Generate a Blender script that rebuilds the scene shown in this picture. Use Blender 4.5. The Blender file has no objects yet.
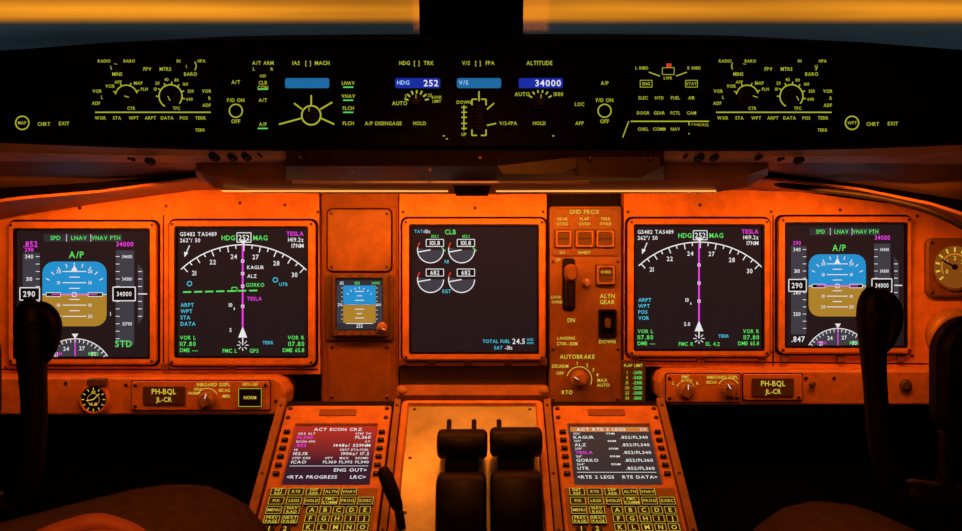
import bpy,bmesh,math,random
from mathutils import Vector,Matrix
random.seed(7)
K=.0016;D=1.5;CAMZ=.9
PITCH=math.radians(14.5)
sc=bpy.context.scene
try:
    sc.view_settings.view_transform='Standard';sc.view_settings.look='None'
except Exception as e: print(e)
def V(px,py,y):
    s=(D+y)/D
    return Vector(((px-481)*K*s,y,CAMZ+(265.5-py)*K*s))
UP=Vector((0,-math.sin(PITCH),math.cos(PITCH)));FW=Vector((0,math.cos(PITCH),math.sin(PITCH)));XX=Vector((1,0,0))
# ---------------------------------------------------------------- materials
MATS={}
def nt(name):
    m=bpy.data.materials.new(name);m.use_nodes=True
    return m,m.node_tree,m.node_tree.nodes['Principled BSDF']
def paint(name,col,rough=.5,var=.25,scale=60,metal=0,bump=.15,spec=.5,bscale=900):
    m,t,p=nt(name)
    tc=t.nodes.new('ShaderNodeTexCoord');n=t.nodes.new('ShaderNodeTexNoise')
    n.inputs['Scale'].default_value=scale;n.inputs['Detail'].default_value=8;n.inputs['Roughness'].default_value=.65
    t.links.new(tc.outputs['Object'],n.inputs['Vector'])
    r=t.nodes.new('ShaderNodeValToRGB')
    r.color_ramp.elements[0].position=.3;r.color_ramp.elements[1].position=.7
    r.color_ramp.elements[0].color=tuple(c*(1-var) for c in col)+(1,)
    r.color_ramp.elements[1].color=tuple(min(1,c*(1+var)) for c in col)+(1,)
    t.links.new(n.outputs['Fac'],r.inputs['Fac']);t.links.new(r.outputs['Color'],p.inputs['Base Color'])
    p.inputs['Roughness'].default_value=rough;p.inputs['Metallic'].default_value=metal
    p.inputs['Specular IOR Level'].default_value=spec
    if bump:
        n2=t.nodes.new('ShaderNodeTexNoise');n2.inputs['Scale'].default_value=bscale
        t.links.new(tc.outputs['Object'],n2.inputs['Vector'])
        b=t.nodes.new('ShaderNodeBump');b.inputs['Strength'].default_value=bump;b.inputs['Distance'].default_value=.0006
        t.links.new(n2.outputs['Fac'],b.inputs['Height']);t.links.new(b.outputs['Normal'],p.inputs['Normal'])
    MATS[name]=m
def glow(name,col,st=1.0):
    m,t,p=nt(name)
    p.inputs['Base Color'].default_value=(0,0,0,1)
    p.inputs['Roughness'].default_value=.6;p.inputs['Specular IOR Level'].default_value=.05
    p.inputs['Emission Color'].default_value=tuple(col)+(1,);p.inputs['Emission Strength'].default_value=st
    MATS[name]=m
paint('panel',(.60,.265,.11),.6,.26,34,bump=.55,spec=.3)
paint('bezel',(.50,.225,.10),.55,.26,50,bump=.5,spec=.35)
paint('column',(.20,.088,.045),.55,.25,34,bump=.5,spec=.35)  # darker copy of the panel paint, recess shade put into its colour
paint('cap',(.15,.075,.045),.45,.15,60)
paint('panel_dark',(.07,.04,.025),.6,.25,30)
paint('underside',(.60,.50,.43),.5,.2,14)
paint('housing',(.30,.19,.13),.42,.3,10,metal=.3)
paint('trim',(.20,.10,.06),.5,.3,30)
paint('black',(.005,.004,.004),.6,.3,60,bump=.05,spec=.12)
paint('gloss',(.004,.003,.003),.48,.3,60,bump=.05,spec=.16)
paint('faceblack',(.002,.0016,.0016),.8,.3,60,bump=0,spec=.05)
paint('knobblack',(.004,.003,.0025),.5,.3,60,bump=0,spec=.15)
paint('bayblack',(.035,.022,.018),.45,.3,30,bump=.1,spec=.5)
paint('rubber',(.005,.004,.0035),.5,.3,60,spec=.2)
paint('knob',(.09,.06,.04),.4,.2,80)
paint('knoblit',(.30,.17,.09),.4,.2,80)  # lighter copy of the knob paint, lamplight put into its colour
paint('key',(.010,.006,.005),.45,.2,80,bump=0,spec=.2)
paint('metal',(.36,.42,.42),.32,.45,9,metal=.35,bump=.3,bscale=300)
paint('screw',(.10,.06,.04),.35,.2,80,metal=.5)
paint('trouser',(.12,.085,.07),.9,.25,120,bump=.6,spec=.1,bscale=1500)
paint('shirt',(.45,.44,.43),.85,.1,90,spec=.1)
paint('skin',(.66,.24,.14),.5,.12,50)
paint('hair',(.03,.02,.015),.7,.3,90)
paint('cabin',(.008,.007,.007),.8,.3,5,spec=.1)
paint('floorcover',(.02,.018,.018),.9,.4,40)
paint('seatfab',(.05,.05,.06),.9,.3,60)
m,t,p=nt('screen');p.inputs['Base Color'].default_value=(.003,.002,.002,1);p.inputs['Roughness'].default_value=.6
p.inputs['Specular IOR Level'].default_value=.02
p.inputs['Emission Strength'].default_value=1
tc=t.nodes.new('ShaderNodeTexCoord');n=t.nodes.new('ShaderNodeTexNoise');n.inputs['Scale'].default_value=700
rr_=t.nodes.new('ShaderNodeValToRGB');rr_.color_ramp.elements[0].color=(.009,.005,.0055,1);rr_.color_ramp.elements[1].color=(.022,.013,.0145,1)
t.links.new(tc.outputs['Object'],n.inputs['Vector']);t.links.new(n.outputs['Fac'],rr_.inputs['Fac']);t.links.new(rr_.outputs['Color'],p.inputs['Emission Color'])
MATS['screen']=m
glow('e_yel',(.42,.45,.03));glow('e_yeld',(.68,.52,.05));glow('e_grn',(.10,.75,.12));glow('e_mag',(.85,.05,.75));glow('e_cyan',(.06,.55,.75))
glow('e_wht',(.80,.80,.80));glow('e_gry',(.05,.046,.06));glow('e_sky',(.015,.28,.62));glow('e_gnd',(.42,.22,.025));glow('e_blk',(.004,.003,.003))
glow('e_blue',(.012,.14,.36));glow('e_navy',(.010,.025,.36));glow('e_ltb',(.35,.65,1.0));glow('e_red',(.75,.04,.02))
glow('e_lamp',(1,.36,.09),1.5);glow('e_dial',(.22,.06,.006));glow('e_hdr',(.6,.20,.04));glow('e_gryd',(.03,.028,.034));glow('e_org',(.55,.18,.015))
def lcd(name,c0,c1,p0,p1,axis='Y'):
    m,t,p=nt(name);p.inputs['Base Color'].default_value=(.004,.004,.004,1);p.inputs['Roughness'].default_value=.5;p.inputs['Specular IOR Level'].default_value=.03
    tc=t.nodes.new('ShaderNodeTexCoord');s=t.nodes.new('ShaderNodeSeparateXYZ');t.links.new(tc.outputs['Generated'],s.inputs[0])
    r=t.nodes.new('ShaderNodeValToRGB');r.color_ramp.elements[0].color=c0+(1,);r.color_ramp.elements[1].color=c1+(1,)
    r.color_ramp.elements[0].position=p0;r.color_ramp.elements[1].position=p1
    t.links.new(s.outputs[axis],r.inputs['Fac']);t.links.new(r.outputs['Color'],p.inputs['Emission Color']);p.inputs['Emission Strength'].default_value=1
    MATS[name]=m
lcd('lcd_red',(.028,.010,.022),(.45,.028,.014),.35,.95)  # red off-angle glare at the screen top is put into the glow
lcd('lcd_org',(.035,.027,.029),(.055,.034,.03),.3,.9)
m,t,p=nt('glass')
tr=t.nodes.new('ShaderNodeBsdfTransparent');gl=t.nodes.new('ShaderNodeBsdfGlossy');gl.inputs['Roughness'].default_value=.05
mx=t.nodes.new('ShaderNodeMixShader');mx.inputs[0].default_value=.03
t.links.new(tr.outputs[0],mx.inputs[1]);t.links.new(gl.outputs[0],mx.inputs[2])
t.links.new(mx.outputs[0],t.nodes['Material Output'].inputs['Surface']);MATS['glass']=m
# ---------------------------------------------------------------- glyphs
GL={}
def build_glyphs():
    chars='ABCDEFGHIJKLMNOPQRSTUVWXYZ0123456789.-/<>()[]%+:xnmozhkags*°tc'
    obs=[]
    for ch in dict.fromkeys(chars):
        c=bpy.data.curves.new('g','FONT');c.body=ch;c.size=1;c.resolution_u=2;c.offset=.014
        o=bpy.data.objects.new('g',c);sc.collection.objects.link(o);obs.append((ch,o,c))
    dg=bpy.context.evaluated_depsgraph_get();dg.update()
    for ch,o,c in obs:
        me=bpy.data.meshes.new_from_object(o.evaluated_get(dg))
        GL[ch]=([(v.co.x,v.co.y) for v in me.vertices],[tuple(p.vertices) for p in me.polygons])
        bpy.data.meshes.remove(me)
    for ch,o,c in obs:
        bpy.data.objects.remove(o);bpy.data.curves.remove(c)
    hh=max(y for x,y in GL['H'][0])
    for ch in list(GL):
        vs,fs=GL[ch]
        if not vs: GL[ch]=([],[],.4);continue
        x0=min(x for x,y in vs);x1=max(x for x,y in vs)
        GL[ch]=([((x-x0)/hh,y/hh) for x,y in vs],fs,(x1-x0)/hh)
build_glyphs()
# ---------------------------------------------------------------- mesh builder
def rr(x0,y0,x1,y1,r,n=4):
    r=min(r,abs(x1-x0)/2-.001,abs(y1-y0)/2-.001);pts=[]
    for cx,cy,a in ((x1-r,y0+r,-90),(x1-r,y1-r,0),(x0+r,y1-r,90),(x0+r,y0+r,180)):
        for i in range(n+1):
            t=math.radians(a+90*i/n);pts.append((cx+r*math.cos(t),cy+r*math.sin(t)))
    return pts
def circ(cx,cy,r,n=24): return [(cx+r*math.cos(2*math.pi*i/n),cy+r*math.sin(2*math.pi*i/n)) for i in range(n)]
class B:
    def __init__(s,m): s.m=m;s.v=[];s.f=[];s.mi=[];s.mats=[];s.T=(0,0,1,1)
    def P(s,u,v,h): a,b,c,d=s.T;return s.m(a+u*c,b+v*d,h)
    def add(s,vs,fs,mat):
        if mat not in s.mats:s.mats.append(mat)
        k=s.mats.index(mat);o=len(s.v);s.v+=vs
        for f in fs: s.f.append([o+i for i in f]);s.mi.append(k)
    def poly(s,pts,h,mat): s.add([s.P(x,y,h) for x,y in pts],[list(range(len(pts)))],mat)
    def loops(s,rings,mat,cap0=True,cap1=True):
        n=len(rings[0][0]);vs=[];fs=[]
        for pts,h in rings: vs+=[s.P(x,y,h) for x,y in pts]
        for k in range(len(rings)-1):
            for i in range(n):
                j=(i+1)%n;fs.append([k*n+i,k*n+j,(k+1)*n+j,(k+1)*n+i])
        if cap0:fs.append(list(range(n)))
        if cap1:fs.append([(len(rings)-1)*n+i for i in range(n)])
        s.add(vs,fs,mat)
    def prism(s,pts,h0,h1,mat): s.loops([(pts,h0),(pts,h1)],mat)
    def rbox(s,x0,y0,x1,y1,h0,h1,r,mat,c=None):
        if c is None:c=min(r*.4,abs(x1-x0)*.12,abs(y1-y0)*.12)
        ch=abs(h1-h0)*.2*(1 if h1>h0 else -1)
        s.loops([(rr(x0,y0,x1,y1,r),h0),(rr(x0,y0,x1,y1,r),h1-ch),(rr(x0+c,y0+c,x1-c,y1-c,r),h1)],mat)
    def frame(s,o,i,r,h0,h1,hi,mat,c=1.2):
        x0,y0,x1,y1=o;a0,b0,a1,b1=i
        s.loops([(rr(x0,y0,x1,y1,r),h0),(rr(x0,y0,x1,y1,r),h1-.0015),(rr(x0+c,y0+c,x1-c,y1-c,r),h1),(rr(a0-c,b0-c,a1+c,b1+c,2),h1),(rr(a0,b0,a1,b1,2),hi)],mat,False,False)
    def lathe(s,cx,cy,prof,mat,n=24): s.loops([(circ(cx,cy,r,n),h) for r,h in prof],mat)
    def line(s,x0,y0,x1,y1,w,h,mat):
        dx,dy=x1-x0,y1-y0;l=math.hypot(dx,dy) or 1;nx,ny=-dy/l*w/2,dx/l*w/2
        s.poly([(x0+nx,y0+ny),(x1+nx,y1+ny),(x1-nx,y1-ny),(x0-nx,y0-ny)],h,mat)
    def rect(s,x0,y0,x1,y1,h,mat): s.poly([(x0,y0),(x1,y0),(x1,y1),(x0,y1)],h,mat)
    def box(s,x0,y0,x1,y1,w,h,mat):
        s.line(x0,y0,x1,y0,w,h,mat);s.line(x0,y1,x1,y1,w,h,mat);s.line(x0,y0,x0,y1,w,h,mat);s.line(x1,y0,x1,y1,w,h,mat)
    def arc(s,cx,cy,r,a0,a1,w,h,mat,n=20):
        vs=[];fs=[]
        for i in range(n+1):
            t=math.radians(a0+(a1-a0)*i/n)
            for q in (r-w/2,r+w/2): vs.append(s.P(cx+q*math.cos(t),cy+q*math.sin(t),h))
        for i in range(n): fs.append([2*i,2*i+1,2*i+3,2*i+2])
        s.add(vs,fs,mat)
    def ticks(s,cx,cy,r0,r1,a0,a1,n,w,h,mat):
        for i in range(n):
            t=math.radians(a0+(a1-a0)*i/max(1,n-1));s.line(cx+r0*math.cos(t),cy+r0*math.sin(t),cx+r1*math.cos(t),cy+r1*math.sin(t),w,h,mat)
    def text(s,st,x,y,size,mat,h=.001,al='c',xs=.9,gap=.16):
        tot=0;adv=[]
        for ch in st:
            w=.45 if ch==' ' else GL.get(ch,GL['-'])[2]
            adv.append(w);tot+=w+gap
        tot=(tot-gap)*size*xs
        cx=x-tot/2 if al=='c' else (x if al=='l' else x-tot)
        for ch,w in zip(st,adv):
            if ch!=' ':
                vs,fs,_=GL.get(ch,GL['-'])
                s.add([s.P(cx+gx*size*xs,y+size/2-gy*size,h) for gx,gy in vs],fs,mat)
            cx+=(w+gap)*size*xs
    def make(s,name,parent=None,label=None,cat=None,smooth=False,group=None,kind=None):
        if not s.v:return None
        c=sum(s.v,Vector())/len(s.v)
        me=bpy.data.meshes.new(name);me.from_pydata([v-c for v in s.v],[],s.f)
        for m in s.mats:me.materials.append(MATS[m])
        for p,k in zip(me.polygons,s.mi):p.material_index=k;p.use_smooth=smooth
        bm=bmesh.new();bm.from_mesh(me);bmesh.ops.recalc_face_normals(bm,faces=bm.faces);bm.to_mesh(me);bm.free()
        o=bpy.data.objects.new(name,me);o.location=c;sc.collection.objects.link(o)
        fin(o,parent,label,cat,group,kind);return o
def fin(o,parent=None,label=None,cat=None,group=None,kind=None):
    if parent:
        o.parent=parent;o.matrix_parent_inverse=Matrix.Translation(-parent.location)
    if label:o['label']=label
    if cat:o['category']=cat
    if group:o['group']=group
    if kind:o['kind']=kind
def empty(name,loc,label,cat,group=None):
    o=bpy.data.objects.new(name,None);o.empty_display_size=.02;o.location=loc;sc.collection.objects.link(o)
    fin(o,None,label,cat,group);return o
def plane(y0): return lambda u,v,h:V(u,v,y0)+Vector((0,-h,0))
mV=lambda u,v,h:V(u,v,h)
def tube(b,path,radii,mat,n=14,flat=1.0):
    rings=[]
    for i,p in enumerate(path):
        a=path[max(0,i-1)];c=path[min(len(path)-1,i+1)];t=(c-a).normalized()
        x=t.cross(Vector((0,1,0)))
        if x.length<.1:x=t.cross(Vector((1,0,0)))
        x.normalize();y=t.cross(x).normalized();r=radii[i]
        rings.append([p+x*r*math.cos(2*math.pi*k/n)+y*r*flat*math.sin(2*math.pi*k/n) for k in range(n)])
    vs=[v for r in rings for v in r];fs=[]
    for k in range(len(rings)-1):
        for i in range(n):
            j=(i+1)%n;fs.append([k*n+i,k*n+j,(k+1)*n+j,(k+1)*n+i])
    fs.append(list(range(n)));fs.append([(len(rings)-1)*n+i for i in range(n)])
    b.add(vs,fs,mat)
def smoothmod(o,l=2):
    for p in o.data.polygons:p.use_smooth=True
    m=o.modifiers.new('sub','SUBSURF');m.levels=l;m.render_levels=l
def screw(parent,m,u,v,r=2.0,h=0.0,us=1):
    b=B(m);b.lathe(u,v,[(r,h),(r,h+.0008),(r*.7,h+.0014)],'screw',10);b.line(u-r*.6,v-r*.3,u+r*.6,v+r*.3,r*.35,h+.0016,'black')
    return b.make('screw',parent)
def knob(parent,m,u,v,r,hh,mat='knob',ang=-60,h=0.0,name='rotary_knob',label=None,ptr='e_wht'):
    b=B(m);n=28
    def fl(rad,q): return [(u+(rad*(1+(q if i%2 else -q)))*math.cos(2*math.pi*i/n),v+(rad*(1+(q if i%2 else -q)))*math.sin(2*math.pi*i/n)) for i in range(n)]
    b.loops([(fl(r*1.15,0),h),(fl(r*1.15,0),h+hh*.18),(fl(r*.86,.04),h+hh*.25),(fl(r*.8,.04),h+hh*.85),(fl(r*.66,0),h+hh)],mat)
    t=math.radians(ang);dx,dy=math.cos(t),math.sin(t)
    pts=[(u+dx*r*.95-dy*r*.13,v+dy*r*.95+dx*r*.13),(u-dx*r*.7-dy*r*.2,v-dy*r*.7+dx*r*.2),(u-dx*r*.7+dy*r*.2,v-dy*r*.7-dx*r*.2),(u+dx*r*.95+dy*r*.13,v+dy*r*.95-dx*r*.13)]
    b.prism(pts,h+hh*.8,h+hh*1.25,mat)
    b.line(u+dx*r*.3,v+dy*r*.3,u+dx*r*.9,v+dy*r*.9,r*.1,h+hh*1.27,ptr)
    return b.make(name,parent,label)
def button(parent,m,x,y,w,h_,txt='',mat='key',tm='e_yel',ts=3,h=0.0,th=.003,name='push_button',outline=None,r=1):
    b=B(m);b.rbox(x-w/2,y-h_/2,x+w/2,y+h_/2,h,h+th,r,mat)
    if outline:b.box(x-w/2+.6,y-h_/2+.6,x+w/2-.6,y+h_/2-.6,.6,h+th+.0003,outline)
    ls=txt.split('|') if txt else []
    for i,l in enumerate(ls): b.text(l,x,y+(i-(len(ls)-1)/2)*ts*1.35,ts,tm,h+th+.0004)
    return b.make(name,parent)
# ================================================================ MAIN PANEL
mp=plane(0)
panel=empty('instrument_panel',V(481,380,.02),'wide amber-lit painted instrument panel carrying the flight displays','instrument panel')
b=B(mp)
b.prism([(-70,232),(-20,221),(100,199),(190,190),(318.5,190),(320,374),(150,376),(-70,378)],-.03,0,'panel')
b.make('panel_section',panel)
b=B(mp);b.prism([(399.5,190),(546.5,190),(546.5,366),(399.5,366)],-.03,0,'panel');b.make('panel_section',panel)
b=B(mp);b.prism([(399.5,366.5),(547,366.5),(547,392),(399.5,392)],-.03,-.012,'panel_dark');b.make('panel_section',panel,'dark recessed panel strip')
b=B(mp);b.prism([(624,190),(740,190),(800,192),(900,205),(960,218),(1040,240),(1040,372),(624,366)],-.03,0,'panel');b.make('panel_section',panel)
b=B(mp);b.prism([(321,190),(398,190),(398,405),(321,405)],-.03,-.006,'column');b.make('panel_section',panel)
b=B(mp);b.prism([(-90,180),(1060,180),(1060,420),(-90,420)],-.05,-.032,'black');b.make('backing_plate',panel)
b=B(mp)
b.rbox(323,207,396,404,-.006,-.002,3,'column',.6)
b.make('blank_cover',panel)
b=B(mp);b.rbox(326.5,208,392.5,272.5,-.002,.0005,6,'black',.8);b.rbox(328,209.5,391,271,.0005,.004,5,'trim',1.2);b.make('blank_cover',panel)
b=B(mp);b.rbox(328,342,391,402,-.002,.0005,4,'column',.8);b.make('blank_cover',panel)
b=B(mp);b.frame((325,274,394,341),(333,276,388,336),4,-.002,.004,.0015,'panel_dark');b.make('display_surround',panel)
for x,y in ((332,214),(387,214),(332,267),(387,267),(332,347),(387,347),(332,397),(387,397)): screw(panel,mp,x,y,1.8,.004 if y<300 else .0005)
for x,y in ((6,216),(166,206),(166,366),(6,368),(240,203),(80,208),(318,212),(403,212),(543,212),(403,361),(543,361),(628,212),(771,212),(628,356),(773,352),(912,356),(917,216),(840,210),(285,205),(700,205),(475,208)): screw(panel,mp,x,y,1.8,.0)
b=B(mp)
for x in (163.5,773): b.line(x,215,x,366,1.3,.0004,'black')
b.line(0,369.5,318,369.5,1.3,.0004,'black');b.line(624,361,1000,364.5,1.3,.0004,'black')
b.make('panel_seam',panel)
for x in (166,232,300,404,432,468,508,543,634,700,762,784,840,900):
    yy=366 if x<400 else (361 if x<620 else 358)
    b=B(mp);b.rbox(x-4,yy-3,x+4,yy+4,0,.006,1.5,'cap');b.make('mounting_lug',panel)
# ---------------------------------------------------------------- displays
def pfd(b,right=False):
    W='e_wht'
    if right:b.text('.847',10,95,4.6,W)
    else:b.text('.852',10,10,4.6,'e_mag')
    b.rect(20,2,80,8,.0006,'e_gryd')
    b.text('SPD',29,5,3.3,'e_grn');b.text('LNAV',47,5,3.3,'e_grn');b.text('VNAV PTH',67.5,5,3.3,'e_grn',xs=.85);b.line(37.5,2,37.5,8,.4,.001,W);b.line(56,2,56,8,.4,.001,W)
    b.text('A/P',45,18.5,5.2,'e_grn')
    b.rect(4,17,17,91,.0006,'e_gry')
    for i in range(12):
        y=20+i*6;b.line(14,y,17,y,.5,.0009,W)
        if i%3==0 and not 44<y<56:b.text(str(340-i*10),9,y,3,W)
    b.rect(2,45,17,55,.001,'e_blk');b.box(2,45,17,55,.8,.0012,W);b.text('290',9,50,4.4,W,.0013)
    b.text('290',9,14.5,3.2,'e_mag')
    R=rr(19,24,68,76,9)
    b.poly([(68,50.5),(19,50.5)]+R[15:]+R[:5],.0006,'e_sky')
    b.poly([(68,50.5)]+R[5:15]+[(19,50.5)],.0006,'e_gnd')
    b.line(19,50.5,68,50.5,.6,.0009,W)
    for dy,l in ((-18,9),(-13.5,4),(-9,9),(-4.5,4),(4.5,4),(9,9),(13.5,4),(18,9)):
        b.line(43.5-l,50+dy,43.5+l,50+dy,.7,.0009,W)
        if l==9:
            b.text('10' if abs(dy)==9 else '20',31.5,50+dy,2.6,W);b.text('10' if abs(dy)==9 else '20',55.5,50+dy,2.6,W)
    b.rect(22,49,33,52,.0011,'e_blk');b.rect(54,49,65,52,.0011,'e_blk');b.box(22,49,33,52,.5,.0012,W);b.box(54,49,65,52,.5,.0012,W);b.box(42,49,45,52,.6,.0012,W)
    b.line(26,50.3,61,50.3,.7,.0013,'e_mag')
    b.poly([(43.5,27),(41,31.5),(46,31.5)],.0011,W);b.ticks(43.5,50,22,25,-150,-30,9,.7,.001,W)
    b.text('34000',82,10,3.7,'e_mag')
    b.rect(75,15,89,91,.0006,'e_gry')
    for i in range(12):
        y=20+i*6;b.line(75,y,78,y,.5,.0009,W)
        if i%3==0 and not 43<y<57:b.text(str(34600-i*100),83.7,y,2.6,W,xs=.75)
    b.rect(73,44.5,90,55.5,.001,'e_blk');b.box(73,44.5,90,55.5,.8,.0012,W);b.text('34000',81.5,50,3.6,W,.0013,xs=.8)
    b.poly([(92,26),(96,31),(96,69),(92,74)],.0006,'e_gry')
    for i in range(7): b.line(92,32+i*6,95,32+i*6,.6,.0009,W)
    b.line(92.5,50,99,50,.9,.001,W)
    n=16;pts=[(44+29*math.cos(math.radians(211+118*i/n)),115+29*math.sin(math.radians(211+118*i/n))) for i in range(n+1)]
    b.poly(pts,.0006,'e_gry');b.arc(44,115,29,211,329,.7,.0009,W)
    b.ticks(44,115,26,29,214,326,17,.6,.001,W)
    for a,tx in ((228,'21'),(252,'24'),(284,'27'),(310,'30')):
        t=math.radians(a);b.text(tx,44+22*math.cos(t),115+22*math.sin(t),3.2,W)
    b.line(44,86,44,100,.9,.001,'e_mag');b.poly([(44,86),(41.5,82),(46.5,82)],.001,W)
    b.text('252H',30,98,2.6,'e_mag');b.text('MAG',58,98,2.6,'e_grn')
    b.text('STD',81,92 if right else 90,5.2,'e_grn')
    b.text('1',71,66,3,W)
def nd(b,right=False):
    W='e_wht'
    b.text('GS482 TAS489',1.5,3.5,3.1,W,al='l');b.text('262°/ 50',1.5,8.5,3.1,W,al='l')
    b.line(6,20,9,12.5,.8,.001,W);b.poly([(5,22),(4.8,17.5),(8,18.5)],.001,W)
    b.text('HDG',44.5,6.5,3.8,'e_grn',al='r');b.text('MAG',58.8,6.5,3.8,'e_grn',al='l');b.rect(46,2.5,57,10,.0006,'e_blk');b.box(46,2.5,57,10,.7,.001,W);b.text('252',51.5,6.3,4.2,W)
    b.text('TESLA',98,3.2,3.4,'e_mag',al='r');b.text('1419.2z',98,8,3.2,W,al='r');b.text('17NM',98,12.8,3.2,W,al='r')
    cx,cy,R=51,82,70
    b.arc(cx,cy,R,180+46,360-44,.9,.0009,W,40)
    for i in range(17):
        t=math.radians(228+i*5.3);l=5 if i%2==0 else 3
        b.line(cx+R*math.cos(t),cy+R*math.sin(t),cx+(R-l)*math.cos(t),cy+(R-l)*math.sin(t),.8,.001,W)
    for a,tx in ((231,'21'),(247,'22'),(263,'24'),(279,'27'),(295,'28'),(311,'30')):
        t=math.radians(a);b.text(tx,cx+(R-9)*math.cos(t),cy+(R-9)*math.sin(t),3.6,W)
    b.poly([(51,12),(48,8.6),(54,8.6)],.001,W)
    b.line(50.5,13,50.5,78,1.3,.0011,'e_mag')
    b.poly([(50.5,77),(47,86),(54,86)],.0009,W);b.line(50.5,86,50.5,92,.9,.001,W)
    for y in ((24,34,44,60) if not right else (30,45,60)): b.box(49.5,y,51.5,y+2,.5,.0013,W)
    if not right:
        for i in range(7): b.line(4+i*8.6,49.8-i*.2,10.4+i*8.6,49.6-i*.2,1.2,.0012,'e_grn')
        b.text('KAGUR',54,30,2.8,W,al='l');b.text('ALZ',54,37,2.8,W,al='l');b.text('GORKO',53,44,2.9,'e_grn',al='l');b.text('TESLA',54,55,2.9,'e_mag',al='l')
        b.arc(76,40,1.8,0,360,.7,.001,'e_cyan',10);b.text('UTR',79,43.5,2.6,'e_cyan',al='l');b.arc(9,43,1.8,0,360,.7,.001,'e_cyan',10)
        b.box(42,46,46,49,.6,.001,'e_grn')
    for i,tx in enumerate(('ARPT','WPT','STA','DATA') if not right else ('ARPT','WPT','POS','VOR')): b.text(tx,2,60+i*5,3,'e_cyan',al='l')
    b.text('10',41,60,3,W)
    b.text('5' if not right else '5.0',41,80,3,W);b.line(44,62,44,64,.7,.001,W)
    b.text('VOR L' ,1.5,86,3,'e_grn',al='l');b.text('117.80',1.5,91,3.5,'e_grn',al='l',gap=.26);b.text('DME ---',1.5,96,3,'e_grn',al='l')
    b.text('VOR R',98.5,86,3,'e_grn',al='r');b.text('117.80',98.5,91,3.5,'e_grn',al='r',gap=.26);b.text('DME 65.8',98.5,96,3,'e_grn',al='r')
    b.text('FMC R' if right else 'FMC L',46,96.5,3,'e_grn',al='r');b.text('EL 4.2' if right else 'GPS',56,96.5,3,'e_grn',al='l');b.text('TERR',66,90,2.6,'e_cyan',al='l')
    b.ticks(50.5,92,2,4.5,0,315,8,.6,.001,'e_wht')
def eicas(b):
    W='e_wht'
    b.text('TAT',2,3,2.4,'e_cyan',al='l');b.text('-10c',9,3,2.8,W,al='l');b.text('CLB',31,3.5,3.8,'e_grn')
    for row,(cy,vals,lab) in enumerate(((18,('101.8','101.8'),'N1'),(42,('682','682'),'EGT'))):
        for cx,vv in ((15,vals[0]),(40,vals[1])):
            n=14;r=10.5
            b.poly([(cx,cy)]+[(cx+r*math.cos(math.radians(190*i/n)),cy+r*math.sin(math.radians(190*i/n))) for i in range(n+1)],.0006,'e_gry')
            b.arc(cx,cy,r,0,190,.8,.0009,W);b.arc(cx,cy,r,190,215,.9,.0009,'e_red',5)
            b.line(cx,cy,cx+r*.98*math.cos(math.radians(170)),cy+r*.98*math.sin(math.radians(170)),.9,.001,W)
            b.rect(cx-3.5,cy-8.5,cx+10.5,cy-2.8,.0007,'e_blk');b.box(cx-3.5,cy-8.5,cx+10.5,cy-2.8,.6,.001,W);b.text(vv,cx+3.5,cy-5.6,3.5,W)
            if row==0:
                b.text('102.1',cx+3.5,cy-11,2.4,'e_grn');b.line(cx+9,cy-2,cx+12,cy+1,.8,.001,'e_grn')
        b.text(lab,28,cy+9.5,2.8,'e_cyan')
    b.text('TOTAL FUEL',79,92,2.7,'e_cyan',al='r');b.text('24.5',81,92,4.2,W,al='l');b.text('KGS',93,90.6,1.9,'e_cyan',al='l');b.text('X1000',92.4,93.4,1.6,'e_cyan',al='l')
    b.text('SAT',73,97.2,2.7,'e_cyan',al='r');b.text('-31c',75,97.2,3,W,al='l')
def display(bz,scr,fn,label,args=(),nm='display_unit'):
    e=empty(nm,V((bz[0]+bz[2])/2,bz[3],0),label,'cockpit display')
    b=B(mp);b.rbox(bz[0]-2.4,bz[1]-2.4,bz[2]+2.4,bz[3]+2.4,.0,.0015,7,'black');b.make('bezel_gap_shade',e)  # black sheet stands in for the shade in the gap round the bezel
    b=B(mp);b.frame(bz,scr,6,.0015,.012,.004,'bezel',1.6);b.make('bezel',e)
    b=B(mp);b.frame((scr[0]-1.8,scr[1]-1.8,scr[2]+1.8,scr[3]+1.8),(scr[0]+.6,scr[1]+.6,scr[2]-.6,scr[3]-.6),2,.004,.0115,.005,'black',.3);b.make('screen_seal',e,'thin black seal round the glass')
    b=B(mp);b.rbox(scr[0]-.5,scr[1]-.5,scr[2]+.5,scr[3]+.5,.002,.005,1.5,'screen');b.make('screen',e)
    b=B(lambda u,v,h:mp(u,v,.005+h));b.T=(scr[0]+1.2,scr[1]+1.8,(scr[2]-scr[0]-2.4)/100,(scr[3]-scr[1]-3.0)/100)
    fn(b,*args);b.make('display_graphics',e)
    for x in (bz[0]+3.5,bz[2]-3.5):
        for y in (bz[1]+3.5,bz[3]-3.5): screw(e,mp,x,y,1.6,.012)
    return e
display((11,222,158,364),(18,230,151,357),pfd,'square display with blue and brown attitude picture, speed and height tapes')
display((171,221,316,365),(178,228,308,356),nd,'square display showing compass arc, magenta route and green dashed line')
display((403,219,545,360),(411,226,537,352),eicas,'square display with white round engine gauges on dark screen')
display((627,219,768,356),(634,226,761,349),nd,'square display showing compass arc and plain magenta route line',(True,))
display((777,217,909,353),(784,224,903,346),pfd,'square attitude display partly covered by black control yoke',(True,))
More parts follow.
